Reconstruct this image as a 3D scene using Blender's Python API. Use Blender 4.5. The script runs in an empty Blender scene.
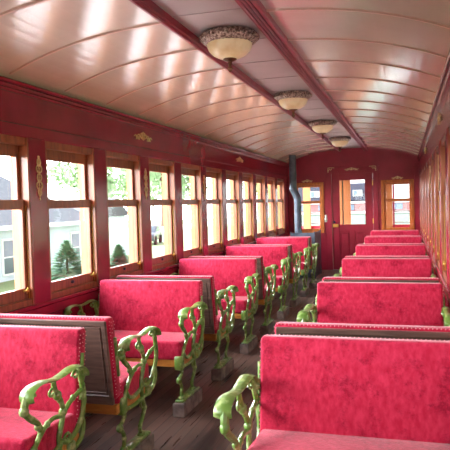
import bpy, bmesh, math, random
from mathutils import Vector, Matrix
random.seed(7)
sc = bpy.context.scene
COL = sc.collection
PI = math.pi

# ------------------------------------------------------------------ materials
def s2l(c):
    return tuple(((v/255)/12.92 if v/255 <= .04045 else ((v/255+.055)/1.055)**2.4) for v in c)

def mat(name, rgb, rough=.5, metal=0, rgb2=None, scale=6, lo=.4, hi=.6, bump=0, bscale=40, coat=0, sheen=0, spec=.5, stretch=None, rvar=0):
    m = bpy.data.materials.new(name); m.use_nodes = True
    nt = m.node_tree; b = nt.nodes['Principled BSDF']
    b.inputs['Base Color'].default_value = (*s2l(rgb), 1)
    b.inputs['Roughness'].default_value = rough
    b.inputs['Metallic'].default_value = metal
    b.inputs['Specular IOR Level'].default_value = spec
    b.inputs['Coat Weight'].default_value = coat
    b.inputs['Coat Roughness'].default_value = .12
    if sheen:
        b.inputs['Sheen Weight'].default_value = sheen
        b.inputs['Sheen Roughness'].default_value = .35
        b.inputs['Sheen Tint'].default_value = (1, .75, .8, 1)
    g = nt.nodes.new('ShaderNodeNewGeometry')
    vec = g.outputs['Position']
    if stretch:
        mp = nt.nodes.new('ShaderNodeMapping'); mp.inputs['Scale'].default_value = stretch
        nt.links.new(vec, mp.inputs['Vector']); vec = mp.outputs['Vector']
    if rgb2:
        n = nt.nodes.new('ShaderNodeTexNoise'); n.inputs['Scale'].default_value = scale; n.inputs['Detail'].default_value = 5
        nt.links.new(vec, n.inputs['Vector'])
        r = nt.nodes.new('ShaderNodeMapRange'); r.inputs['From Min'].default_value = lo; r.inputs['From Max'].default_value = hi
        nt.links.new(n.outputs['Fac'], r.inputs['Value'])
        mx = nt.nodes.new('ShaderNodeMix'); mx.data_type = 'RGBA'
        mx.inputs['A'].default_value = (*s2l(rgb), 1); mx.inputs['B'].default_value = (*s2l(rgb2), 1)
        nt.links.new(r.outputs['Result'], mx.inputs['Factor']); nt.links.new(mx.outputs['Result'], b.inputs['Base Color'])
    if bump:
        n2 = nt.nodes.new('ShaderNodeTexNoise'); n2.inputs['Scale'].default_value = bscale; n2.inputs['Detail'].default_value = 4
        nt.links.new(vec, n2.inputs['Vector'])
        bp = nt.nodes.new('ShaderNodeBump'); bp.inputs['Strength'].default_value = bump; bp.inputs['Distance'].default_value = .01
        nt.links.new(n2.outputs['Fac'], bp.inputs['Height']); nt.links.new(bp.outputs['Normal'], b.inputs['Normal'])
    return m

M = {}
def velvet_material():
    m = mat('red_velvet', (168, 27, 56), .8, rgb2=(192, 48, 78), scale=30, lo=.35, hi=.7, bump=.2, bscale=90, sheen=.38, spec=.12, stretch=(1.6, 1.6, .8))
    nt = m.node_tree; b = nt.nodes['Principled BSDF']
    src = b.inputs['Base Color'].links[0].from_socket
    g = nt.nodes.new('ShaderNodeNewGeometry')
    n = nt.nodes.new('ShaderNodeTexNoise'); n.inputs['Scale'].default_value = 4.6; n.inputs['Detail'].default_value = 12; n.inputs['Roughness'].default_value = .86
    nt.links.new(g.outputs['Position'], n.inputs['Vector'])
    q = nt.nodes.new('ShaderNodeMapRange'); q.inputs['From Min'].default_value = .5; q.inputs['From Max'].default_value = .6; q.inputs['To Max'].default_value = .8
    nt.links.new(n.outputs['Fac'], q.inputs['Value'])
    mx = nt.nodes.new('ShaderNodeMix'); mx.data_type = 'RGBA'; mx.inputs['B'].default_value = (*s2l((122, 8, 36)), 1)
    nt.links.new(q.outputs['Result'], mx.inputs['Factor']); nt.links.new(src, mx.inputs['A']); nt.links.new(mx.outputs['Result'], b.inputs['Base Color'])
    return m
M['velvet'] = velvet_material()
M['panel'] = mat('dark_walnut', (88, 64, 56), .42, rgb2=(106, 80, 70), scale=5, stretch=(1, 1, 9), coat=.1)
M['rail'] = mat('varnished_oak', (196, 136, 62), .35, rgb2=(168, 106, 44), scale=4, stretch=(1.5, 8, 8), coat=.2)
M['green'] = mat('green_iron_paint', (98, 130, 54), .34, rgb2=(162, 180, 118), scale=22, lo=.5, hi=.7, bump=.2, bscale=60, coat=.35)
M['block'] = mat('grey_worn_block', (136, 120, 110), .8, rgb2=(100, 86, 80), scale=12, bump=.3)
M['nail'] = mat('pale_nail', (216, 136, 144), .4, metal=.1)
M['maroon'] = mat('maroon_gloss_paint', (138, 26, 48), .2, rgb2=(124, 20, 40), scale=3, coat=.2, bump=.06, bscale=16)
M['maroon_flat'] = mat('maroon_paint', (146, 28, 50), .36, rgb2=(132, 22, 42), scale=3, coat=.15, bump=.08, bscale=20)
M['sash'] = mat('orange_varnished_wood', (146, 80, 48), .35, rgb2=(118, 60, 36), scale=5, stretch=(6, 6, 1), coat=.15)
M['sash_end'] = mat('bright_varnished_wood', (186, 106, 44), .35, rgb2=(160, 86, 34), scale=5, stretch=(6, 6, 1), coat=.15)
M['liner'] = mat('brown_jamb_wood', (152, 84, 46), .4, rgb2=(128, 66, 36), scale=5, stretch=(6, 6, 1), coat=.2)
M['tan'] = mat('tan_exterior_paint', (176, 118, 70), .6, rgb2=(168, 110, 62), scale=3)
M['brass'] = mat('brass', (214, 178, 92), .3, metal=.85)
M['gold'] = mat('gold_paint', (226, 202, 156), .45, metal=.1, rgb2=(190, 160, 110), scale=30)
M['ceil'] = mat('glossy_salmon_paint', (218, 206, 188), .2, rgb2=(208, 196, 178), scale=1.6, coat=.6, bump=.05, bscale=5)
M['ceilmid'] = mat('mauve_ceiling_paint', (176, 164, 160), .4, rgb2=(166, 154, 150), scale=2)
M['batten'] = mat('ceiling_batten_paint', (200, 170, 150), .4)
M['lampmetal'] = mat('antique_lamp_metal', (112, 88, 74), .5, metal=.3, rgb2=(196, 176, 156), scale=60, lo=.45, hi=.6, bump=.8, bscale=70)
M['lampbronze'] = mat('lamp_bronze', (120, 82, 58), .45, metal=.5)
M['steel'] = mat('blued_stove_steel', (92, 102, 116), .42, metal=.55, rgb2=(70, 78, 90), scale=6)
M['iron'] = mat('black_stove_iron', (50, 52, 58), .5, metal=.4)
M['silver'] = mat('nickel_plate', (190, 186, 178), .35, metal=.7)
M['dark'] = mat('dark_fitting', (40, 40, 64), .35, metal=.5)
M['white'] = mat('white_paint', (232, 232, 230), .5)
M['siding'] = mat('pale_blue_siding', (200, 210, 218), .7, rgb2=(192, 203, 212), scale=2)
M['shingle'] = mat('grey_shingles', (84, 86, 92), .85, rgb2=(70, 72, 78), scale=8)
M['darkglass'] = mat('dark_window_glass', (84, 98, 110), .1)
M['spruce'] = mat('spruce_needles', (112, 150, 118), .8, rgb2=(84, 126, 92), scale=5)
M['leaf'] = mat('tree_leaves', (148, 172, 132), .7, rgb2=(128, 154, 112), scale=1.5)
M['bark'] = mat('bark', (96, 80, 66), .9)
M['grass'] = mat('lawn_grass', (112, 130, 84), .9, rgb2=(98, 118, 72), scale=.8)
M['gravel'] = mat('pale_gravel', (206, 202, 190), .95, rgb2=(190, 184, 172), scale=20)
M['bounce'] = mat('pale_bounce_ground', (206, 200, 200), .95, rgb2=(184, 178, 178), scale=25)  # for the added pale ground that bounces light into the coach
M['carbody'] = mat('dark_car_paint', (62, 66, 78), .3, coat=.5)
M['rubber'] = mat('tyre_rubber', (30, 30, 32), .8)
M['cargrey'] = mat('pale_grey_paint', (150, 152, 150), .5)
M['pinkish'] = mat('faded_red_paint', (112, 66, 64), .6)
M['navy'] = mat('navy_paint', (24, 26, 44), .5)
M['greygreen'] = mat('greygreen_paint', (96, 112, 98), .6)
M['redpaint'] = mat('red_rail_paint', (190, 40, 60), .45)

def floor_material():
    m = bpy.data.materials.new('worn_floorboards'); m.use_nodes = True
    nt = m.node_tree; b = nt.nodes['Principled BSDF']
    g = nt.nodes.new('ShaderNodeNewGeometry'); sp = nt.nodes.new('ShaderNodeSeparateXYZ')
    nt.links.new(g.outputs['Position'], sp.inputs[0])
    def mth(op, a, v=None, c=None):
        n = nt.nodes.new('ShaderNodeMath'); n.operation = op
        for i, q in enumerate((a, v)):
            if q is None: continue
            if isinstance(q, (int, float)): n.inputs[i].default_value = q
            else: nt.links.new(q, n.inputs[i])
        return n.outputs[0]
    u = mth('DIVIDE', sp.outputs['X'], .085)
    idx = mth('FLOOR', u); fr = mth('FRACT', u)
    wn = nt.nodes.new('ShaderNodeTexWhiteNoise'); wn.noise_dimensions = '1D'
    nt.links.new(idx, wn.inputs['W'])
    mp = nt.nodes.new('ShaderNodeMapping'); mp.inputs['Scale'].default_value = (18, 1.1, 1)
    nt.links.new(g.outputs['Position'], mp.inputs['Vector'])
    n = nt.nodes.new('ShaderNodeTexNoise'); n.inputs['Scale'].default_value = 1.6; n.inputs['Detail'].default_value = 6
    nt.links.new(mp.outputs[0], n.inputs['Vector'])
    n2 = nt.nodes.new('ShaderNodeTexNoise'); n2.inputs['Scale'].default_value = 2.2; n2.inputs['Detail'].default_value = 5
    nt.links.new(g.outputs['Position'], n2.inputs['Vector'])
    f = mth('ADD', mth('MULTIPLY', wn.outputs['Value'], .35), mth('ADD', mth('MULTIPLY', n.outputs['Fac'], .5), mth('MULTIPLY', n2.outputs['Fac'], .5)))
    cr = nt.nodes.new('ShaderNodeValToRGB')
    cr.color_ramp.elements[0].position = .42; cr.color_ramp.elements[0].color = (*s2l((44, 32, 29)), 1)
    cr.color_ramp.elements[1].position = .95; cr.color_ramp.elements[1].color = (*s2l((128, 98, 86)), 1)
    nt.links.new(f, cr.inputs['Fac'])
    seam = mth('LESS_THAN', fr, .06)
    mx = nt.nodes.new('ShaderNodeMix'); mx.data_type = 'RGBA'
    nt.links.new(seam, mx.inputs['Factor']); nt.links.new(cr.outputs['Color'], mx.inputs['A'])
    mx.inputs['B'].default_value = (*s2l((34, 24, 24)), 1)
    nt.links.new(mx.outputs['Result'], b.inputs['Base Color'])
    rr = nt.nodes.new('ShaderNodeMapRange'); rr.inputs['From Min'].default_value = .3; rr.inputs['From Max'].default_value = .7; rr.inputs['To Min'].default_value = .24; rr.inputs['To Max'].default_value = .46
    nt.links.new(n.outputs['Fac'], rr.inputs['Value']); nt.links.new(rr.outputs['Result'], b.inputs['Roughness'])
    bp = nt.nodes.new('ShaderNodeBump'); bp.inputs['Strength'].default_value = .25; bp.inputs['Distance'].default_value = .01
    nt.links.new(n.outputs['Fac'], bp.inputs['Height']); nt.links.new(bp.outputs['Normal'], b.inputs['Normal'])
    return m
M['floor'] = floor_material()

def pane_material():
    m = bpy.data.materials.new('window_glass'); m.use_nodes = True
    nt = m.node_tree; nt.nodes.clear()
    o = nt.nodes.new('ShaderNodeOutputMaterial'); mx = nt.nodes.new('ShaderNodeMixShader')
    t = nt.nodes.new('ShaderNodeBsdfTransparent'); gl = nt.nodes.new('ShaderNodeBsdfGlossy'); lw = nt.nodes.new('ShaderNodeLayerWeight'); pw = nt.nodes.new('ShaderNodeMath'); pw.operation = 'POWER'; fr = nt.nodes.new('ShaderNodeMath'); fr.operation = 'MULTIPLY_ADD'
    gl.inputs['Roughness'].default_value = .02; t.inputs['Color'].default_value = (.97, .98, .98, 1)
    lw.inputs['Blend'].default_value = .5; nt.links.new(lw.outputs['Facing'], pw.inputs[0]); pw.inputs[1].default_value = 5
    nt.links.new(pw.outputs[0], fr.inputs[0]); fr.inputs[1].default_value = .6; fr.inputs[2].default_value = .03
    nt.links.new(fr.outputs[0], mx.inputs[0]); nt.links.new(t.outputs[0], mx.inputs[1]); nt.links.new(gl.outputs[0], mx.inputs[2])
    nt.links.new(mx.outputs[0], o.inputs[0])
    return m
M['pane'] = pane_material()

def bowl_material():
    m = mat('cream_alabaster_glass', (236, 214, 166), .35, rgb2=(222, 192, 138), scale=9, coat=.2)
    b = m.node_tree.nodes['Principled BSDF']
    b.inputs['Emission Color'].default_value = (1, .8, .5, 1)
    b.inputs['Emission Strength'].default_value = .06
    return m
M['bowl'] = bowl_material()

# ------------------------------------------------------------------ mesh helpers
class MB:
    def __init__(self): self.v = []; self.f = []; self.mi = []
    def add(self, vs, fs, mi=0, T=None):
        b = len(self.v)
        for p in vs:
            p = Vector(p)
            self.v.append(tuple(T @ p) if T else tuple(p))
        for f in fs: self.f.append([b+i for i in f]); self.mi.append(mi)
        return self
    def box(self, x0, x1, y0, y1, z0, z1, mi=0, bev=0, T=None, seg=1):
        bm = bmesh.new()
        bmesh.ops.create_cube(bm, size=1)
        for v in bm.verts:
            v.co = Vector((x0+(v.co.x+.5)*(x1-x0), y0+(v.co.y+.5)*(y1-y0), z0+(v.co.z+.5)*(z1-z0)))
        if bev: bmesh.ops.bevel(bm, geom=bm.edges[:], offset=bev, segments=seg, affect='EDGES', profile=.5)
        self.bm(bm, mi, T); return self
    def bm(self, bm, mi=0, T=None):
        bm.verts.index_update()
        self.add([v.co for v in bm.verts], [[v.index for v in f.verts] for f in bm.faces], mi, T); bm.free()
    def prism(self, pts, axis, a, b, mi=0, bev=0, seg=1, T=None):
        # closed polygon pts (two remaining coordinates) extruded along axis from a to b
        n = len(pts)
        def mk(p, t):
            if axis == 0: return (t, p[0], p[1])
            if axis == 1: return (p[0], t, p[1])
            return (p[0], p[1], t)
        bm = bmesh.new()
        A = [bm.verts.new(mk(p, a)) for p in pts]; B = [bm.verts.new(mk(p, b)) for p in pts]
        bm.faces.new(A); bm.faces.new(B[::-1])
        for i in range(n): bm.faces.new((A[i], B[i], B[(i+1) % n], A[(i+1) % n]))
        bmesh.ops.recalc_face_normals(bm, faces=bm.faces[:])
        if bev: bmesh.ops.bevel(bm, geom=bm.edges[:], offset=bev, segments=seg, affect='EDGES', profile=.5)
        self.bm(bm, mi, T); return self
    def tube(self, pts, r, n=7, mi=0, sub=4, squash=None):
        P = smooth(pts, sub); rad = r if callable(r) else (lambda t: r)
        b = len(self.v); m = len(P)
        for i, p in enumerate(P):
            d = (P[min(i+1, m-1)]-P[max(i-1, 0)]).normalized()
            u = d.cross(Vector((1, 0, 0)));
            if u.length < .1: u = d.cross(Vector((0, 0, 1)))
            u.normalize(); w = d.cross(u)
            rr = rad(i/(m-1))
            for k in range(n):
                a = 2*PI*k/n
                self.v.append(tuple(p+u*math.cos(a)*rr+w*math.sin(a)*rr*(squash or 1)))
        for i in range(m-1):
            for k in range(n):
                self.f.append([b+i*n+k, b+i*n+(k+1) % n, b+(i+1)*n+(k+1) % n, b+(i+1)*n+k]); self.mi.append(mi)
        self.f.append([b+k for k in range(n)][::-1]); self.mi.append(mi)
        self.f.append([b+(m-1)*n+k for k in range(n)]); self.mi.append(mi)
        return self
    def ball(self, c, r, mi=0, s=(1, 1, 1), u=8, v=6):
        bm = bmesh.new(); bmesh.ops.create_uvsphere(bm, u_segments=u, v_segments=v, radius=1)
        for w in bm.verts: w.co = Vector((c[0]+w.co.x*r*s[0], c[1]+w.co.y*r*s[1], c[2]+w.co.z*r*s[2]))
        self.bm(bm, mi); return self
    def lathe(self, prof, c=(0, 0, 0), n=32, mi=0, flute=0):
        b = len(self.v); m = len(prof)
        for r, z in prof:
            for k in range(n):
                a = 2*PI*k/n; rr = r*(1+flute*(1 if k % 2 else -1))
                self.v.append((c[0]+rr*math.cos(a), c[1]+rr*math.sin(a), c[2]+z))
        for i in range(m-1):
            for k in range(n):
                self.f.append([b+i*n+k, b+i*n+(k+1) % n, b+(i+1)*n+(k+1) % n, b+(i+1)*n+k]); self.mi.append(mi)
        return self
    def mirror_x(self):
        self.v = [(-x, y, z) for x, y, z in self.v]; self.f = [f[::-1] for f in self.f]; return self
    def build(self, name, mats, parent=None, smooth_=False, loc=None):
        me = bpy.data.meshes.new(name); me.from_pydata(self.v, [], self.f)
        if not isinstance(mats, (list, tuple)): mats = [mats]
        for q in mats: me.materials.append(q)
        me.polygons.foreach_set('material_index', self.mi)
        if smooth_:
            me.polygons.foreach_set('use_smooth', [True]*len(me.polygons))
            try: me.set_sharp_from_angle(angle=math.radians(48))
            except Exception: pass
        me.update()
        o = bpy.data.objects.new(name, me); COL.objects.link(o)
        if parent: o.parent = parent
        if loc: o.location = loc
        return o

def smooth(pts, sub):
    P = [Vector(p) for p in pts]
    if len(P) < 3 or sub < 2:
        return P
    out = []
    for i in range(len(P)-1):
        p0 = P[max(i-1, 0)]; p1 = P[i]; p2 = P[i+1]; p3 = P[min(i+2, len(P)-1)]
        for k in range(sub):
            t = k/sub
            out.append(.5*((2*p1)+(p2-p0)*t+(2*p0-5*p1+4*p2-p3)*t*t+(3*p1-p0-3*p2+p3)*t**3))
    out.append(P[-1]); return out

def thing(name, label, cat, loc=(0, 0, 0), rz=0, group=None):
    o = bpy.data.objects.new(name, None); COL.objects.link(o); o.empty_display_size = .1
    o.location = loc; o.rotation_euler.z = rz; o['label'] = label; o['category'] = cat
    if group: o['group'] = group
    return o
def tag(o, label, cat, group=None):
    o['label'] = label; o['category'] = cat
    if group: o['group'] = group
    return o
def struct(o): o['kind'] = 'structure'; return o
def copy_tree(o, parent=None):
    c = o.copy(); COL.objects.link(c)
    if parent: c.parent = parent
    for ch in list(o.children): copy_tree(ch, c)
    return c

# ------------------------------------------------------------------ dimensions (metres)
W = 1.5            # half width of the saloon
Y0, Y1 = -3.0, 14.46
ZS, ZH, ZC = .92, 2.16, 2.57     # window sill, window head, cornice top
ZT = 2.82                         # crown of the arched ceiling
PIT, PY = .993, 4.04              # window pitch, one pillar's centre
PK = list(range(-7, 11)); HP = .113
def arc(x): return ZC+(ZT-ZC)*(1-abs(x/W)**2.7)

# ------------------------------------------------------------------ floor
struct(MB().box(-W-.2, W+.2, Y0-.1, Y1+1.2, -.12, 0).build('floor', M['floor']))

# ------------------------------------------------------------------ side walls
def ornament(cx_, cy_, cz_, w, h, axis, sgn=1):
    """scrolled brass appliqué centred at a point; runs along y on side walls (axis 0), along x on end walls (axis 1)"""
    mb = MB()
    def P(a, b, d=0):
        return (cx_+sgn*d, cy_+a, cz_+b) if axis == 0 else (cx_+a, cy_-d, cz_+b)
    for s in (-1, 1):
        mb.tube([P(0, -.3*h), P(s*.12*w, -.1*h), P(s*.24*w, .2*h), P(s*.32*w, .02*h), P(s*.26*w, -.15*h), P(s*.2*w, 0)], .0075, 6)
        mb.tube([P(s*.22*w, -.3*h), P(s*.34*w, -.25*h), P(s*.42*w, .1*h), P(s*.5*w, -.1*h)], lambda t: .009-.005*t, 6)
        mb.ball(P(s*.15*w, .25*h), .011); mb.ball(P(s*.38*w, -.3*h), .009)
        mb.tube([P(s*.03*w, -.1*h), P(s*.09*w, .32*h), P(s*.05*w, .45*h)], .007, 6)
    mb.ball(P(0, .3*h), .014); mb.ball(P(0, 0), .02); mb.ball(P(0, .5*h), .01)
    return mb
def drop_ornament(x, y, z, sgn):
    mb = MB()
    for i, (dz, w) in enumerate(((.125, .02), (.075, .034), (.01, .026), (-.05, .036), (-.1, .02))):
        mb.tube([(x+sgn*.002, y+w*math.cos(t), z+dz+.03*math.sin(t)) for t in [k*PI/5 for k in range(11)]], .0055, 6, sub=2)
        mb.ball((x, y, z+dz), .009)
    mb.tube([(x, y, z+.16), (x, y, z-.15)], .005, 6, sub=1); mb.ball((x, y, z+.165), .011); mb.ball((x, y, z-.155), .009)
    return mb

def side_wall(s, name):
    mb = MB()
    xi, xm, xo = W, W+.10, W+.155
    def bx(a, b, *r, **k):
        mb.box(min(s*a, s*b), max(s*a, s*b), *r, **k)
    ylo, yhi = Y0, Y1
    # inner lining (maroon) then outer skin (tan)
    bx(xi+.012, xm, ylo, yhi, 0, ZS)
    bx(xm, xo, ylo, yhi, 0, ZS, mi=1)
    bx(xi+.012, xm, ylo, yhi, ZH, ZC+.05); bx(xm, xo, ylo, yhi, ZH, ZC+.05, mi=1)
    bx(xi-.022, xi+.05, ylo, yhi, ZS-.035, ZS-.002, bev=.006)          # sill ledge
    bx(xi-.008, xi+.03, ylo, yhi, ZS-.11, ZS-.035, bev=.006)
    bx(xi-.006, xi+.03, ylo, yhi, .06, .16, bev=.006)                 # wainscot rails
    bx(xi-.004, xi+.03, ylo, yhi, ZH, ZH+.095, bev=.008)              # header fascia
    bx(xi+.004, xi+.03, ylo, yhi, ZH+.098, ZH+.34, bev=.004)
    bx(xi-.03, xi+.04, ylo, yhi, 2.468, 2.493, bev=.008)              # cornice members
    bx(xi-.018, xi+.04, ylo, yhi, 2.493, 2.526, bev=.006)
    bx(xi-.045, xi+.04, ylo, yhi, 2.526, 2.553, bev=.008)
    ys = [PY+PIT*k for k in PK]
    for y in ys:
        bx(xi-.012, xm, y-HP, y+HP, ZS-.02, ZH+.004, bev=.012, seg=2)
        bx(xm, xo, y-HP, y+HP, ZS-.01, ZH+.01, mi=1)
    bx(xi, xm, ylo, ys[0]-HP-PIT+2*HP, ZS-.01, ZH+.01) if ys[0]-HP-PIT+2*HP > ylo else None
    bx(xi, xm, ys[-1], yhi, ZS-.01, ZH+.01); bx(xm, xo, ys[-1], yhi, ZS-.01, ZH+.01, mi=1)
    # battens of the matchboard wainscot
    y = ylo+.1
    while y < yhi:
        bx(xi+.002, xi+.02, y-.004, y+.004, .16, ZS-.11); y += .33
    o = struct(mb.build(name, [M['maroon'], M['tan']], smooth_=False))
    for k in (2, 6):
        ornament(s*(W-.004), PY+PIT*k, 2.368, .46, .095, 0, -s).build('gold_ornament', M['gold'], o, True)
    for k in (-2, 0, 2, 4):
        drop_ornament(s*(W-.015), PY+PIT*k, 1.86, -s).build('gold_ornament', M['gold'], o, True)
    return o
side_wall(-1, 'wall_left'); side_wall(1, 'wall_right')

# ------------------------------------------------------------------ side windows
def make_window(s):
    hw = PIT/2-HP
    root = bpy.data.objects.new('window_1', None); COL.objects.link(root); struct(root)
    def B(mb, a, b, *r, **k): mb.box(min(s*a, s*b), max(s*a, s*b), *r, **k)
    fr = MB()
    B(fr, W-.007, W+.10, -hw-.002, -hw+.015, ZS, ZH); B(fr, W-.007, W+.10, hw-.015, hw+.002, ZS, ZH)
    B(fr, W+.004, W+.10, -hw, hw, 2.105, ZH+.004, mi=1, bev=.004)          # head rail
    B(fr, W+.0, W+.10, -hw, hw, ZS-.006, .966, mi=1, bev=.006)            # sill piece
    for yy in (-hw, hw):
        B(fr, W+.018, W+.024, yy-.018, yy+.018, .966, 1.66, mi=2)         # brass weather strips
    fr.build('window_frame', [M['liner'], M['sash'], M['brass']], root)
    def sash(name, x0, x1, z0, z1, bot, top):
        st = .034; m = MB()
        B(m, x0, x1, -hw+.014, -hw+.014+st, z0, z1, bev=.004); B(m, x0, x1, hw-.014-st, hw-.014, z0, z1, bev=.004)
        B(m, x0, x1, -hw+.014+st, hw-.014-st, z0, z0+bot, bev=.004); B(m, x0, x1, -hw+.014+st, hw-.014-st, z1-top, z1, bev=.004)
        q = m.build(name, M['sash'], root)
        xm = (x0+x1)/2; p = MB(); B(p, xm-.002, xm+.002, -hw+.012+st, hw-.012-st, z0+bot-.004, z1-top+.004)
        p.build('pane', M['pane'], q); return q
    lo = sash('lower_sash', W+.03, W+.06, .962, 1.703, .085, .07)
    sash('upper_sash', W+.064, W+.094, 1.632, 2.11, .062, .09)
    t = MB()
    t.ball((s*(W+.014), hw-.05, 1.03), .016, s=(1, 1.2, .7)); t.tube([(s*(W+.016), hw-.085, 1.03), (s*(W+.016), hw+.004, 1.03)], .008, sub=1)
    t.tube([(s*(W+.016), hw-.05, 1.01), (s*(W+.006), hw-.05, 1.055)], .006, sub=1)
    t.build('brass_latch', M['brass'], lo, True)
    t = MB(); t.ball((s*(W+.024), 0, 1.01), .018, s=(.6, 1.6, .8)); t.build('finger_lift', M['dark'], lo, True)
    return root
wn = 0
for s in (-1, 1):
    proto = make_window(s)
    for i, k in enumerate(PK[:-1]):
        wn += 1
        o = proto if i == 0 else copy_tree(proto)
        o.location = (0, PY+PIT*(k+.5), 0); o.name = 'window_%d' % wn

# ------------------------------------------------------------------ ceiling
TL, TR = (-.272, -.238), (.283, .383)     # the two longitudinal mouldings (x range)
TX0, TX1 = .24, .25
mb = MB()
def arc_strip(xa, xb, n, mi=0, lift=0, t=.03):
    for i in range(n):
        a = xa+(xb-xa)*i/n; b = xa+(xb-xa)*(i+1)/n
        za, zb = arc(a)+lift, arc(b)+lift
        mb.add([(a, Y0, za), (b, Y0, zb), (b, Y1, zb), (a, Y1, za), (a, Y0, za+t), (b, Y0, zb+t), (b, Y1, zb+t), (a, Y1, za+t)],
               [(0, 3, 2, 1), (4, 5, 6, 7), (0, 1, 5, 4), (2, 3, 7, 6)] + ([(0, 4, 7, 3)] if i == 0 else []) + ([(1, 2, 6, 5)] if i == n-1 else []), mi)
arc_strip(-W-.02, TL[0]+.02, 14); arc_strip(TR[1]-.03, W+.02, 14)
mb.box(TL[1]-.02, TR[0]+.02, Y0, Y1, 2.842, 2.88, mi=1)
ceiling = struct(mb.build('ceiling', [M['ceil'], M['ceilmid']], smooth_=True))
y = 3.70-.72*9
while y < Y1-.1:
    for s in (-1, 1):
        b = MB(); n = 12
        for i in range(n):
            t0 = -TL[0] if s < 0 else TR[1]
            xa = t0-.01+(W-.03-t0)*i/n; xb = t0-.01+(W-.03-t0)*(i+1)/n
            za, zb = arc(xa), arc(xb); h = .011
            vs = [(s*xa, y-.016, za+.004), (s*xb, y-.016, zb+.004), (s*xb, y+.016, zb+.004), (s*xa, y+.016, za+.004),
                  (s*xa, y-.009, za-h), (s*xb, y-.009, zb-h), (s*xb, y+.009, zb-h), (s*xa, y+.009, za-h)]
            b.add(vs, [(4, 5, 6, 7), (0, 1, 5, 4), (2, 3, 7, 6)] if s > 0 else [(7, 6, 5, 4), (4, 5, 1, 0), (6, 7, 3, 2)])
        b.build('batten', M['batten'], ceiling)
    MB().box(TL[1], TR[0], y-.006, y+.006, 2.838, 2.845).build('batten', M['ceilmid'], ceiling)
    y += .72
# the two longitudinal mouldings
m = MB(); a, b = TL
m.box(a, b, Y0, Y1, 2.79, 2.86, bev=.006); m.box(a-.006, a+.024, Y0, Y1, 2.772, 2.80, bev=.008)
struct(m.build('trim_1', M['maroon_flat']))
m = MB(); a, b = TR
m.box(a, b, Y0, Y1, 2.785, 2.86, bev=.006)
for u, v_ in ((-.006, .018), (.028, .042), (.052, .066), (.078, .106)): m.box(a+u, a+v_, Y0, Y1, 2.766, 2.80, bev=.006)
struct(m.build('trim_2', M['maroon_flat']))

# ------------------------------------------------------------------ end walls
def end_wall(name, ya, yb, front):
    """arched partition with a door opening and two windows; front = y of the face seen from inside"""
    mb = MB()
    DX, DZ = .475, 2.26
    wx0, wx1, wz0, wz1 = .69, 1.345, .90, 2.03
    def bx(*a, **k): mb.box(*a, **k)
    for s in (-1, 1):
        def sx(a, b, z0, z1): bx(min(s*a, s*b), max(s*a, s*b), ya, yb, z0, z1)
        sx(DX, wx0, 0, DZ); sx(wx0, wx1, 0, wz0); sx(wx0, wx1, wz1, DZ); sx(wx1, W+.01, 0, DZ)
    n = 40
    for i in range(n):
        a = -W-.01+(2*W+.02)*i/n; b = -W-.01+(2*W+.02)*(i+1)/n
        za, zb = arc(a)+.10, arc(b)+.10
        mb.add([(a, ya, DZ), (b, ya, DZ), (b, yb, DZ), (a, yb, DZ), (a, ya, za), (b, ya, zb), (b, yb, zb), (a, yb, za)],
               [(0, 1, 5, 4), (2, 3, 7, 6), (0, 3, 2, 1), (4, 5, 6, 7)])
    d = -1 if front == ya else 1
    def fb(x0, x1, z0, z1, t, bev=.005): mb.box(x0, x1, min(front, front+d*t), max(front, front+d*t), z0, z1, bev=bev)
    for s in (-1, 1):
        fb(*sorted((s*.475, s*.585)), 0, 2.31, .022)                    # door casing
        fb(*sorted((s*1.395, s*1.495)), 0, 2.45, .02)                   # corner boards
        fb(*sorted((s*.62, s*1.39)), .80, .875, .03)                    # window sills
        fb(*sorted((s*.62, s*1.39)), .06, .20, .015)
        x = .66
        while x < 1.36: fb(*sorted((s*(x-.004), s*(x+.004))), .2, .80, .005, 0); x += .1
    fb(-.585, .585, 2.31, 2.40, .024)                                   # head board above the door
    fb(-.62, .62, 2.40, 2.425, .034)
    return struct(mb.build(name, M['maroon_flat']))
endw = end_wall('wall_far', Y1, Y1+.09, Y1)
backw = end_wall('wall_back', Y0-.09, Y0, Y0)
for x, w, z in ((0, .34, 2.355), (-1.045, .26, 2.115), (1.02, .26, 2.115)):
    ornament(x, Y1-(.03 if x == 0 else .004), z, w, .07, 1).build('gold_ornament', M['gold'], endw, True)
for s in (-1, 1):
    m = MB(); x, z, yy = s*.545, 2.40, Y1-.034
    m.tube([(x+s*-.0, yy, z-.09), (x, yy, z-.01), (x-s*.02, yy, z+.005), (x-s*.13, yy, z+.005)], .009, 6)
    m.tube([(x, yy, z-.07), (x-s*.045, yy, z-.03), (x-s*.06, yy, z-.055), (x-s*.09, yy, z-.01)], .007, 6)
    m.ball((x-s*.035, yy, z-.03), .014); m.ball((x, yy, z-.095), .011); m.ball((x-s*.135, yy, z), .011)
    m.build('corner_bracket', M['gold'], endw, True)

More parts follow.
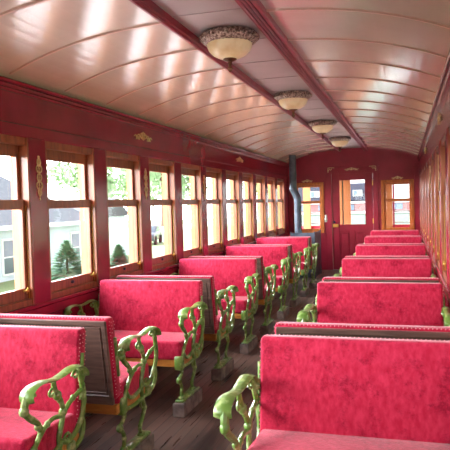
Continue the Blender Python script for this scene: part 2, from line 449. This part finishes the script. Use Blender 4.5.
def end_window(x0, x1, y, dirn, num):
    root = bpy.data.objects.new('window_%d' % num, None); COL.objects.link(root); struct(root); root.location = (0, y, 0)
    z0, z1 = .90, 2.03; a, b = sorted((x0, x1)); t = dirn
    def bx(m, xa, xb, ya, yb, za, zb, **k): m.box(xa, xb, min(t*ya, t*yb), max(t*ya, t*yb), za, zb, **k)
    fr = MB()
    bx(fr, a-.035, a+.03, -.03, .09, z0, z1+.04, bev=.006); bx(fr, b-.03, b+.035, -.03, .09, z0, z1+.04, bev=.006)
    bx(fr, a-.035, b+.035, -.034, .09, z1-.015, z1+.045, bev=.006); bx(fr, a-.035, b+.035, -.036, .09, z0-.025, z0+.03, bev=.006)
    fr.build('window_frame', M['sash_end'], root)
    for nm, ya, za, zb in (('lower_sash', 0, z0+.03, 1.64), ('upper_sash', .036, 1.575, z1-.015)):
        m = MB(); st = .04
        bx(m, a+.03, a+.03+st, ya, ya+.032, za, zb, bev=.004); bx(m, b-.03-st, b-.03, ya, ya+.032, za, zb, bev=.004)
        bx(m, a+.03+st, b-.03-st, ya, ya+.032, za, za+.05, bev=.004); bx(m, a+.03+st, b-.03-st, ya, ya+.032, zb-.05, zb, bev=.004)
        q = m.build(nm, M['sash_end'], root); p = MB(); bx(p, a+.03+st-.004, b-.03-st+.004, ya+.014, ya+.018, za+.046, zb-.046); p.build('pane', M['pane'], q)
for s in (-1, 1):
    wn += 1; end_window(s*.69, s*1.345, Y1, 1, wn)
for s in (-1, 1):
    wn += 1; end_window(s*.69, s*1.345, Y0, -1, wn)

def end_door(num, y, dirn):
    root = bpy.data.objects.new('door_%d' % num, None); COL.objects.link(root); struct(root); root.location = (0, y, 0)
    t = dirn
    def bx(m, xa, xb, ya, yb, za, zb, **k): m.box(xa, xb, min(t*ya, t*yb), max(t*ya, t*yb), za, zb, **k)
    m = MB(); H = 2.26; g0, g1, gx = 1.055, 2.115, .305
    bx(m, -.47, -gx, .012, .06, .005, H, bev=.004); bx(m, gx, .47, .012, .06, .005, H, bev=.004)
    bx(m, -gx, gx, .012, .06, g1, H, bev=.004); bx(m, -gx, gx, .012, .06, .93, g0, bev=.004)
    bx(m, -gx, gx, .012, .06, .005, .2, bev=.004); bx(m, -.05, .05, .012, .06, .2, .93, bev=.004)
    bx(m, -gx, gx, .026, .05, .2, .93)
    for xa, xb in ((-gx+.05, -.09), (.09, gx-.05)): bx(m, xa, xb, .014, .03, .26, .87, bev=.01)
    m.build('door_panel', M['maroon_flat'], root)
    m = MB()
    bx(m, -gx-.012, -gx+.014, .006, .03, g0-.012, g1+.012); bx(m, gx-.014, gx+.012, .006, .03, g0-.012, g1+.012)
    bx(m, -gx, gx, .006, .03, g1-.014, g1+.012); bx(m, -gx, gx, .006, .03, g0-.012, g0+.014)
    m.build('glazing_bead', M['maroon_flat'], root)
    m = MB(); bx(m, -gx, gx, .034, .038, g0, g1); m.build('pane', M['pane'], root)
    m = MB(); bx(m, -.462, -.325, -.02, .014, 1.005, 1.085, bev=.008); m.build('lock_box', M['brass'], root)
    m = MB(); m.tube([(-.42, t*.012, 1.13), (-.42, t*-.03, 1.13)], .01, sub=1); m.ball((-.42, t*-.045, 1.13), .028); m.build('door_knob', M['dark'], root, True)
    for z in (2.02, 1.14, .35):
        m = MB(); bx(m, .455, .495, -.012, .014, z-.055, z+.055, bev=.004); m.tube([(.475, t*-.014, z-.06), (.475, t*-.014, z+.06)], .009, sub=1); m.build('hinge', M['brass'], root)
end_door(1, Y1, 1); end_door(2, Y0, -1)
# plate beside the door
m = MB(); m.box(-.645, -.59, Y1-.012, Y1-.001, 1.13, 1.31, bev=.012, seg=2); m.ball((-.618, Y1-.014, 1.26), .012); m.ball((-.618, Y1-.014, 1.18), .012)
tag(m.build('wall_plate', M['silver'], None, True), 'small nickel plate on the maroon wall beside the end door', 'plate')

# ------------------------------------------------------------------ seats
def arm_x(z): return .462+.055*min(1, max(0, (.80-z)/.68))
def iron_end(wall):
    """one cast-iron seat end as (t, z) strands; t runs along the car from its middle"""
    X = (lambda z: 1.458) if wall else arm_x
    def L(pts): return [(X(z), t, z) for t, z in pts]
    mb = MB()
    def knob(t, z, r=.022): mb.ball((X(z), t, z), r, s=(.9, 1, 1.05))
    R = .0145
    lo = [(-.235, .79), (-.25, .735), (-.215, .69), (-.15, .645), (-.118, .605), (-.12, .57), (-.16, .525), (-.188, .47), (-.185, .40), (-.19, .335), (-.245, .29), (-.20, .255), (-.172, .21), (-.172, .135)]
    mid = [(-.02, .80), (-.005, .76), (.02, .72), (.062, .67), (.078, .62), (.07, .56), (.05, .50), (.055, .45), (.078, .38), (.118, .30), (.095, .24), (.06, .19), (.09, .135)]
    hi = [(.225, .80), (.245, .735), (.275, .67), (.285, .60), (.265, .53), (.21, .468), (.13, .448), (.06, .475)]
    mb.tube(L(lo), lambda t: R*(1.35-.45*min(1, t*3)), 7); mb.tube(L(mid), R*.95, 7); mb.tube(L(hi), R, 7)
    mb.tube(L([(.068, .565), (.09, .615), (.16, .655), (.255, .678)]), R*.85, 6)
    mb.tube(L([(-.135, .555), (-.075, .60), (-.01, .615), (.07, .60)]), R*.85, 6)
    mb.tube(L([(-.175, .50), (-.12, .445), (-.04, .425), (.05, .455)]), R*.85, 6)
    mb.tube(L([(-.178, .385), (-.06, .37), (.078, .378), (.2, .385), (.275, .42), (.287, .49), (.265, .53)]), R*.9, 6)
    mb.tube(L([(.078, .38), (.05, .34), (.085, .31)]), R*.6, 6)
    for t, z, r in ((-.252, .73, .025), (.02, .72, .025), (.078, .62, .024), (-.24, .29, .026), (.118, .30, .022), (-.172, .20, .018), (.065, .195, .018),
                    (-.165, .52, .019), (.055, .455, .02), (.255, .735, .017), (.285, .60, .017), (-.18, .385, .02), (-.118, .60, .017)): knob(t, z, r)
    for c0, c1, sg in ((-.20, .775, 1), (.185, .775, -1), (-.03, .745, 1), (.13, .47, -1)):
        mb.tube(L([(c0+sg*.032*math.cos(a)*(1-a/9), c1+.026*math.sin(a)*(1-a/9)) for a in [k*PI/4 for k in range(9)]]), .0075, 6, sub=2)
    for t, z in ((-.185, .67), (-.14, .62), (.045, .69), (.262, .70), (-.19, .43), (.25, .505), (.105, .335), (-.188, .345), (.17, .66), (-.06, .605)): knob(t, z, .0175)
    # foot plate with raised lugs
    x = X(.12)
    mb.box(x-.036, x+.036, -.215, .17, .106, .127, bev=.006)
    for t in (-.172, .09): mb.ball((x, t, .13), .03, s=(.9, 1.2, .7))
    # lug that carries the seat rail
    mb.box(X(.42)-.012, X(.42)+.05 if not wall else X(.42)+.012, -.235, -.165, .365, .47, bev=.006)
    mb.box(X(.42)-.012, X(.42)+.05 if not wall else X(.42)+.012, .14, .2, .365, .43, bev=.006)
    return mb
def arm_plate(wall):
    x = 1.452 if wall else .456
    w = .036 if not wall else .026
    prof = smooth([(0, p, q) for p, q in ((-.238, .765), (-.246, .79), (-.228, .815), (-.185, .829), (-.12, .828), (-.06, .816), (0, .812), (.06, .816), (.12, .824), (.175, .824), (.22, .808), (.246, .778), (.243, .755))], 4)
    mb = MB(); n = len(prof); b0 = 0; th = .011
    ring = []
    for i, p in enumerate(prof):
        d = (prof[min(i+1, n-1)]-prof[max(i-1, 0)]).normalized(); nn = Vector((0, -d.z, d.y))
        ww = w*(.78+.35*abs(i/(n-1)-.5)*2) if i not in (0, n-1) else w*.7
        for dx, dn in ((-ww, 0), (-ww*.55, th*.55), (0, th*.75), (ww*.55, th*.55), (ww, 0), (ww*.5, -th*.8), (-ww*.5, -th*.8)):
            ring.append((x+dx, p.y+nn.y*dn, p.z+nn.z*dn))
    m = 7; fs = []
    for i in range(n-1):
        for k in range(m): fs.append((i*m+k, i*m+(k+1) % m, (i+1)*m+(k+1) % m, (i+1)*m+k))
    fs.append(tuple(range(m))[::-1]); fs.append(tuple((n-1)*m+k for k in range(m)))
    mb.add(ring, [f[::-1] for f in fs]); return mb

XA, XB = .492, 1.44     # aisle end and wall end of the upholstery
def make_seat(sx, sy, name='train_bench'):
    """sy = -1: faces -y (towards the viewer), +1 faces +y; sx = side of the aisle"""
    root = bpy.data.objects.new(name, None); COL.objects.link(root)
    def fin(mb): return mb.mirror_x() if sx < 0 else mb
    # seat cushion
    def cushion(s0, s1, z0f, z1f, z0r, z1r, bev):
        pts = [(sy*s1, z0f), (sy*s1, z1f), (sy*s0, z1r), (sy*s0, z0r)]
        m = MB(); m.prism(pts, 0, XA+.004, XB, bev=bev, seg=4); return m
    fin(cushion(.235, .705, .432, .582, .432, .555, .026)).build('seat_cushion', M['velvet'], root, True)
    m = MB(); ya, yb = sorted((sy*.22, sy*.69)); m.box(XA+.01, XB-.005, ya, yb, .378, .442, bev=.005)
    fin(m).build('seat_rail', M['rail'], root)
    # backrest: slab leaning towards its twin
    ft, fb_, rt, rb = .200, .272, .118, .192
    zt, zb = .985, .478
    pts = [(sy*ft, zt), (sy*rt, zt-.003), (sy*rb, zb), (sy*fb_, zb+.01)]
    m = MB(); m.prism(pts, 0, XA, XB, bev=.02, seg=4)
    back = fin(m).build('backrest', M['velvet'], root, True)
    # wooden back panel with frame moulding
    def rear(z, out=0): k = (zt-z)/(zt-zb); return sy*(rt+(rb-rt)*k-out)
    def slab(m, x0, x1, z0, z1, o0, o1, bev=.003):
        m.prism([(rear(z0, o0), z0), (rear(z1, o0), z1), (rear(z1, o1), z1), (rear(z0, o1), z0)], 0, x0, x1, bev=bev)
    m = MB()
    slab(m, XA+.02, XB-.02, zb+.005, zt-.03, -.012, .006)
    for x0, x1, z0, z1 in ((XA+.012, XB-.012, zt-.048, zt-.016), (XA+.012, XB-.012, zb-.026, zb+.034), (XA+.012, XA+.04, zb, zt-.03), (XB-.04, XB-.012, zb, zt-.03)):
        slab(m, x0, x1, z0, z1, -.01, .016, .005)
    e = .05
    for x0, x1, z0, z1 in ((XA+e, XB-e, zt-.064, zt-.056), (XA+e, XB-e, zb+.044, zb+.052), (XA+e, XA+e+.008, zb+.05, zt-.06), (XB-e-.008, XB-e, zb+.05, zt-.06)):
        slab(m, x0, x1, z0, z1, -.01, .012, .003)
    fin(m).build('back_panel', M['panel'], back)
    # upholstery nails along the top and both ends
    m = MB(); k = 0
    def nail(p): m.ball(p, .0034, u=5, v=3)
    for i in range(46):
        f = i/45; z = zt-.012; nail((XA+.02+f*(XB-XA-.04), rear(z, -.004), z+.008))
    fin(m).build('nail_trim', M['nail'], back)
    for x in (XA-.001, XB+.001):
        m = MB()
        for i in range(22):
            f = i/21; z = zt-.03-f*(zt-zb-.06); c = sy*(ft+rt)/2+sy*((fb_+rb)/2-(ft+rt)/2)*(zt-z)/(zt-zb)
            nail((x, c+sy*(.028+.006*(i % 2)), z)); nail((x, c-sy*(.026+.006*(i % 2)), z+.008))
            if i < 4: nail((x, c+sy*.004*(i % 3-1), z))
        fin(m).build('nail_trim', M['nail'], back)
    for wall in (False, True):
        c = sy*.49
        m = iron_end(wall); m.v = [(x, y+c, z) for x, y, z in m.v]
        # bracket strip on the end of the back, linked to the arm
        xe = XA-.006 if not wall else XB+.006
        cm = lambda z: sy*((ft+rt)/2+((fb_+rb)/2-(ft+rt)/2)*(zt-z)/(zt-zb)+.012)
        m.tube([(xe, cm(.86), .86), (xe, cm(.74), .74), (xe, cm(.62), .62)], .011, 6, sub=3)
        xa = .470 if not wall else 1.455
        m.tube([(xe, cm(.74), .74), (xa, sy*.225, .752), (xa, sy*.245, .77)], .014, 6)
        m.ball((xa, sy*.232, .755), .024)
        fr = fin(m).build('arm_frame', M['green'], root, True)
        m = arm_plate(wall); m.v = [(x, y+c, z) for x, y, z in m.v]
        fin(m).build('armrest', M['green'], fr, True)
        x = (1.44 if wall else arm_x(.1)); m = MB(); m.box(x-.05, x+.05, c-.235, c+.19, 0, .107, bev=.006)
        fin(m).build('foot_block', M['block'], fr)
    return root
ORD = ['first', 'second', 'third', 'fourth', 'fifth', 'sixth']
YC0, PP = 3.05, 1.99
for sx, nb, row in ((-1, 5, 'row ending at stove'), (1, 6, 'row without the stove')):
    for sy in (-1, 1):
        proto = make_seat(sx, sy)
        for k in range(nb):
            o = proto if k == 0 else copy_tree(proto)
            o.location = (0, YC0+PP*k, 0)
            if sy < 0: lab = 'red velvet bench facing the viewer, %s such from the front, %s' % (ORD[k], row)
            else: lab = 'red bench showing its dark wooden back, %s such from the front, %s' % (ORD[k], row)
            tag(o, lab, 'bench', ('benches facing the viewer, ' if sy < 0 else 'benches facing away, ')+row)

# ------------------------------------------------------------------ ceiling lamps
def make_lamp():
    r = bpy.data.objects.new('ceiling_lamp', None); COL.objects.link(r)
    m = MB(); m.lathe([(0, .0), (.17, .0), (.196, -.008), (.205, -.022), (.198, -.038), (.204, -.05), (.19, -.068), (.172, -.078), (.155, -.078), (.155, -.06)], n=40)
    for k in range(36):
        a = 2*PI*k/36; m.ball((.203*math.cos(a), .203*math.sin(a), -.036), .014, s=(1, 1, 1.2), u=6, v=4)
    m.build('rim', M['lampmetal'], r, True)
    m = MB(); m.lathe([(.160, -.07), (.158, -.092), (.145, -.125), (.120, -.152), (.085, -.172), (.045, -.183), (.0, -.186)], n=48, flute=.022)
    m.build('glass_bowl', M['bowl'], r, True)
    m = MB(); m.lathe([(0, -.178), (.045, -.18), (.05, -.188), (.03, -.198), (.015, -.205), (.011, -.235), (.024, -.25), (.016, -.265), (.005, -.275), (0, -.28)], n=16)
    m.build('finial', M['lampbronze'], r, True)
    return r
lp = make_lamp()
for i, y in enumerate((4.2, 6.76, 9.3, 11.85)):
    o = lp if i == 0 else copy_tree(lp)
    o.location = (0, y, 2.843)
    tag(o, 'cream glass bowl lamp with ornate rim on the ceiling strip, %s from the viewer' % ORD[i], 'lamp', 'ceiling lamps along the centre strip')

# ------------------------------------------------------------------ stove at the far end
st = thing('stove', 'black iron stove with bent grey stovepipe in the corner by the end door', 'stove', (-1.0, 13.25, 0))
m = MB(); m.lathe([(0, .07), (.19, .07), (.21, .12), (.21, .3), (.225, .33), (.225, .36), (.205, .40), (.205, .78), (.235, .80), (.235, .83), (.15, .875), (.06, .90), (0, .90)], n=28); m.build('body', M['iron'], st, True)
m = MB()
for k in range(4):
    a = PI/4+k*PI/2; MB().tube([(.15*math.cos(a), .15*math.sin(a), .1), (.2*math.cos(a), .2*math.sin(a), .05), (.23*math.cos(a), .23*math.sin(a), 0)], .022).build('leg', M['iron'], st, True)
m = MB(); m.box(.203, .225, -.09, .09, .45, .68, bev=.005); m.ball((.235, .07, .56), .016); m.build('fire_door', M['iron'], st)
m = MB(); m.tube([(-.08, .02, .86), (-.08, .02, 1.62), (-.095, .02, 1.74), (-.17, .02, 1.9), (-.175, .02, 2.0), (-.175, .02, 2.655)], .078, 14, sub=5)
for z in (1.2, 1.62): m.lathe([(.078, z-.02), (.084, z-.02), (.084, z+.02), (.078, z+.02)], c=(-.08, .02, 0), n=20)
m.lathe([(.078, 2.2), (.084, 2.2), (.084, 2.24), (.078, 2.24)], c=(-.175, .02, 0), n=20)
m.build('stovepipe', M['steel'], st, True)
sh = thing('heat_shield', 'blue grey sheet metal heat shield standing between the stove and the aisle', 'heat shield', (-.66, 13.2, 0))
m = MB(); m.box(-.006, .006, -.42, .5, .02, .97); m.box(-.5, .006, -.432, -.42, .02, .97); m.build('sheet', M['steel'], sh)
m = MB()
for (x, y) in ((0, -.42), (0, .5), (-.5, -.42)): MB().tube([(x, y, 0), (x, y, .99)], .014, sub=1).build('post', M['steel'], sh)

# ------------------------------------------------------------------ end platform outside the door
m = MB()
for x0, x1 in ((-.40, -.335), (-.30, -.13), (.70, .88), (-1.32, -1.14)): m.box(x0, x1, 15.5, 15.58, 0, 2.6)
m.box(-.335, -.30, 15.52, 15.56, 0, 2.6, mi=1)
m.box(-1.6, 1.6, Y1+.09, 15.7, 2.45, 2.5)
m.box(.89, .93, 15.5, 15.56, 0, 2.6, mi=2)
struct(m.build('trim_3', [M['tan'], M['greygreen'], M['maroon_flat']]))
for s_, lab in ((-1, 'white iron railing with red bar outside the end window near the stovepipe'), (1, 'white iron railing with red bar outside the end window clear of the stove')):
    rl = thing('platform_railing', lab, 'railing', (s_*.98, 15.64, 0), 0, 'end platform railings')
    for z, q in ((1.33, .022), (1.06, .018), (.87, .014)): MB().tube([(-.55, 0, z), (.55, 0, z)], q, sub=1).build('rail', M['cargrey'], rl, True)
    for k in range(5): MB().tube([(-.52+k*.26, 0, 0), (-.52+k*.26, 0, 1.33 if k in (0, 4) else .90)], .011, sub=1).build('baluster', M['dark'], rl, True)
    MB().box(-.52, .52, -.02, .02, .92, 1.0).build('red_bar', M['redpaint'], rl)

# ------------------------------------------------------------------ outdoors
GZ = -1.2
struct(MB().box(-90, 90, -40, 110, GZ-.3, GZ).build('ground', M['grass']))
struct(MB().box(-6.5, 6.5, -40, 60, GZ-.02, GZ+.02).build('bounce_ground', M['bounce']))  # pale ground added along the track to bounce neutral light onto the ceiling
struct(MB().box(-30, -23, -40, 110, GZ-.02, GZ+.015).build('road', M['gravel']))
# carriage across the end of the train
ca = thing('railway_carriage', 'navy-topped railway carriage standing crosswise beyond the end door', 'carriage', (0, 24, GZ))
MB().box(-3.2, 8, 0, 2.6, 1.0, 2.29, bev=.03).build('lower_body', M['greygreen'], ca)
MB().box(-3.2, 8, -.03, 2.63, 2.29, 2.40, bev=.02).build('lower_band', M['cargrey'], ca)
MB().box(-3.2, 8, .02, 2.58, 2.40, 2.70).build('window_band', M['pinkish'], ca)
MB().box(-3.2, 8, -.06, 2.66, 2.70, 2.79, bev=.02).build('upper_band', M['cargrey'], ca)
MB().box(-3.2, .1, .05, 2.55, 2.79, 3.49, bev=.05).build('upper_body', M['navy'], ca)
MB().box(.1, 8, .05, 2.55, 2.79, 3.40, bev=.05).build('pale_upper_body', M['cargrey'], ca)
for i in range(12):
    x = -3.0+i*.9; MB().box(x, x+.5, -.0, .06, 2.44, 2.67, bev=.01).build('side_window', M['darkglass'], ca)
for x in (-.75, -2.4):
    f = MB().box(x, x+.36, .01, .08, 2.98, 3.22, bev=.01).build('upper_window', M['cargrey'], ca)
    MB().box(x+.03, x+.16, .0, .06, 3.0, 3.2).build('pane', M['darkglass'], f)
for x in (-2, 3, 6):
    m = MB()
    for yy in (.4, 2.2):
        T = Matrix.Translation((x, yy, .45)) @ Matrix.Rotation(PI/2, 4, 'X')
        bm = bmesh.new(); bmesh.ops.create_cone(bm, cap_ends=True, segments=24, radius1=.45, radius2=.45, depth=.14); m.bm(bm, 0, T)
    m.box(x-.06, x+.06, .4, 2.2, .39, .51); m.build('wheelset', M['rubber'], ca)
# house
ho = thing('house', 'pale blue sided house with grey hip roof beyond the side windows', 'house', (-14, 20, GZ))
hy0, hy1, he = -9, 6.9, 2.2
m = MB(); m.box(-8, 0, hy0, hy1, 0, he)
z = .12
while z < he-.05: m.box(-.01, .018, hy0, hy1, z, z+.015); z += .16
m.build('wall', M['siding'], ho)
m = MB(); o_ = .45
m.add([(o_, hy0-o_, he), (o_, hy1+o_, he), (-8-o_, hy1+o_, he), (-8-o_, hy0-o_, he), (-4, hy0+4, he+2.9), (-4, hy1-3.4, he+2.9)],
      [(0, 1, 5, 4), (1, 2, 5), (2, 3, 4, 5), (3, 0, 4), (3, 2, 1, 0)]); m.build('roof', M['shingle'], ho)
m = MB(); m.box(o_-.02, o_+.06, hy0-o_, hy1+o_, he-.16, he+.01); m.build('fascia', M['white'], ho)
for y in (-6.5, -3, .35, 5.45):
    w = MB(); w.box(0, .06, y-.08, y+.75, .22, 1.68); f = w.build('window', M['white'], ho)
    w = MB(); w.box(.04, .075, y, y+.67, .3, .92); w.box(.04, .075, y, y+.67, .97, 1.6); w.build('pane', M['darkglass'], f)
sd = thing('garden_shed', 'small pale shed with grey roof past the corner of the blue house', 'shed', (-14.5, 31, GZ))
MB().box(-4, 0, -1.6, 1.4, 0, 2.3).build('wall', M['siding'], sd)
MB().prism([(-2.0, 2.3), (1.8, 2.3), (-.1, 3.3)], 0, -4.2, .2).build('roof', M['shingle'], sd)
MB().box(0, .04, -.9, .7, 0, 1.9).build('door', M['white'], sd)

def spruce(x, y, h, r, label):
    t = thing('spruce_tree', label, 'tree', (x, y, GZ), 0, 'young spruces on the lawn')
    MB().lathe([(.05, 0), (.04, h*.5), (.01, h*.9)], n=8).build('trunk', M['bark'], t)
    m = MB(); rnd = random.Random(int(x*10+y))
    for i in range(3000):
        f = rnd.random()**1.8; z = .08*h+f*h*.94; rr = r*(1-f)**.85*(.45+.6*rnd.random()); a = rnd.random()*2*PI
        c = Vector((rr*math.cos(a), rr*math.sin(a), z)); d = Vector((math.cos(a), math.sin(a), -.25+.9*f)).normalized(); l = .14+.12*(1-f); w = Vector((-math.sin(a), math.cos(a), .3*rnd.uniform(-1, 1)))*.04
        m.add([c-d*l*.5-w, c-d*l*.5+w, c+d*l+Vector((0, 0, -.02))], [(0, 1, 2)])
    m.build('foliage', M['spruce'], t)
spruce(-10, 18.45, 1.66, .95, 'blue green young spruce in front of the blue house wall')
spruce(-10, 22.4, 1.25, .6, 'smaller young spruce on the lawn in front of the pale shed')

def tree(x, y, h, r, label, group='trees beyond the lawn', n=2200):
    t = thing('tree', label, 'tree', (x, y, GZ), 0, group); rnd = random.Random(int(x*7+y*3))
    m = MB(); m.tube([(0, 0, 0), (.1, .05, h*.3), (0, 0, h*.75)], lambda q: .035*h*(1-.7*q), 8)
    for k in range(5):
        a = k*1.3; m.tube([(0, 0, h*.3+k*.07*h), (r*.3*math.cos(a), r*.3*math.sin(a), h*.5+k*.07*h), (r*.6*math.cos(a), r*.6*math.sin(a), h*.6+k*.07*h)], lambda q: .014*h*(1-.7*q), 6)
    m.build('trunk', M['bark'], t, True)
    m = MB(); cl = []
    for k in range(14):
        a = rnd.random()*2*PI; q = rnd.random()**.5*.62*r
        cl.append((Vector((q*math.cos(a), q*math.sin(a), h*(.42+.5*rnd.random()))), r*(.32+.2*rnd.random())))
    for i in range(n):
        c, cr = cl[i % len(cl)]
        d = Vector((rnd.gauss(0, 1), rnd.gauss(0, 1), rnd.gauss(0, .8))).normalized(); p = c+d*cr*rnd.random()**.35
        u = Vector((rnd.gauss(0, 1), rnd.gauss(0, 1), rnd.gauss(0, 1))).normalized(); v = u.cross(d)
        if v.length < .1: continue
        v.normalize(); l = .045*r+.12
        m.add([p-u*l, p+v*l*.6, p+u*l, p-v*l*.6], [(0, 1, 2, 3)])
    m.build('crown', M['leaf'], t)
TR = [(-30, 56, 10.5, 4.6, 'tall leafy tree rising behind the grey roof of the blue house'),
      (-30, 76, 13, 6.5, 'broad leafy tree standing above the pale shed'),
      (-34, 92, 11, 6, 'rounded leafy tree far along the road seen past the shed'),
      (-46, 100, 10, 6, 'low wide leafy tree at the distant edge of the lawn'),
      (-21, 98, 12, 5, 'slim leafy tree beside the far end of the road'),
      (9, 22, 8, 3, 'leafy tree outside the windows of the row opposite the stove, close to the carriage'),
      (9.5, 34, 9, 3.6, 'leafy tree beyond the end of the crosswise carriage'),
      (11, 8, 8, 3.2, 'leafy tree outside the windows of the row opposite the stove, beside the first benches')]
for q in TR: tree(*q)
# parked car on the lawn by the road
car = thing('parked_car', 'small dark car parked on the grass near the road', 'car', (-17.2, 41.6, GZ), .25)
m = MB(); m.prism([(-2, .3), (-2, .75), (-1.75, .85), (-1.1, .9), (-.6, 1.35), (.8, 1.38), (1.4, .95), (1.95, .85), (2.05, .35)], 0, -.8, .8, bev=.06, seg=2); m.build('body', M['carbody'], car, True)
m = MB(); m.prism([(-1.0, .93), (-.58, 1.29), (.76, 1.31), (1.25, .96)], 0, -.82, .82); m.build('window', M['darkglass'], car)
for x in (-.78, .78):
    for y in (-1.25, 1.25):
        T = Matrix.Translation((x, y, .31)) @ Matrix.Rotation(PI/2, 4, 'Y'); bm = bmesh.new(); bmesh.ops.create_cone(bm, cap_ends=True, segments=20, radius1=.31, radius2=.31, depth=.2); m = MB(); m.bm(bm, 0, T); m.build('wheel', M['rubber'], car)

# ------------------------------------------------------------------ light
SKY_DIM, SKY_BRIGHT, BULB = 2.4, 34, 0
w = bpy.data.worlds.new('overcast_sky'); sc.world = w; w.use_nodes = True
nt = w.node_tree; bg = nt.nodes['Background']
tc = nt.nodes.new('ShaderNodeTexCoord'); sp = nt.nodes.new('ShaderNodeSeparateXYZ'); nt.links.new(tc.outputs['Generated'], sp.inputs[0])
cr = nt.nodes.new('ShaderNodeValToRGB'); cr.color_ramp.elements[0].color = (1, 1, 1, 1); cr.color_ramp.elements[1].color = (.8, .88, 1, 1)
nt.links.new(sp.outputs['Z'], cr.inputs['Fac']); nt.links.new(cr.outputs['Color'], bg.inputs['Color'])
# overcast sky, brightest where the veiled sun stands behind the house
sr = nt.nodes.new('ShaderNodeMapRange'); sr.interpolation_type = 'SMOOTHSTEP'
sr.inputs['From Min'].default_value = -.15; sr.inputs['From Max'].default_value = -.9; sr.inputs['To Min'].default_value = SKY_DIM; sr.inputs['To Max'].default_value = SKY_BRIGHT
nt.links.new(sp.outputs['X'], sr.inputs['Value']); nt.links.new(sr.outputs['Result'], bg.inputs['Strength'])
for i, y in enumerate(() if not BULB else (4.2, 6.76, 9.3, 11.85)):
    l = bpy.data.lights.new('lamp_bulb', 'POINT'); l.energy = BULB; l.color = (1, .86, .66); l.shadow_soft_size = .1
    o = bpy.data.objects.new('lamp_bulb', l); COL.objects.link(o); o.location = (0, y, 2.55)

# ------------------------------------------------------------------ camera
cam = bpy.data.cameras.new('camera'); co = bpy.data.objects.new('camera', cam); COL.objects.link(co); sc.camera = co
cam.sensor_width = 36; cam.lens = 607.9/450*36; cam.clip_start = .05; cam.clip_end = 400
yaw, pit, rol = .2884, .0351, .0274
R = Vector((math.cos(yaw), math.sin(yaw), 0)); D1 = Vector((-math.sin(yaw), math.cos(yaw), 0)); Zv = Vector((0, 0, 1))
F = D1*math.cos(pit)-Zv*math.sin(pit); U = Zv*math.cos(pit)+D1*math.sin(pit)
R2 = R*math.cos(rol)-U*math.sin(rol); U2 = R*math.sin(rol)+U*math.cos(rol)
mt = Matrix((R2, U2, -F)).transposed().to_4x4(); mt.translation = Vector((1.176, 0, 1.6335)); co.matrix_world = mt

# ------------------------------------------------------------------ render look
vs = sc.view_settings; vs.view_transform = 'Standard'; vs.look = 'None'; vs.gamma = 1; vs.use_curve_mapping = False
vs.exposure = .6
sc.cycles.use_denoising = True
sc.cycles.max_bounces = 10; sc.cycles.diffuse_bounces = 6; sc.cycles.transparent_max_bounces = 16
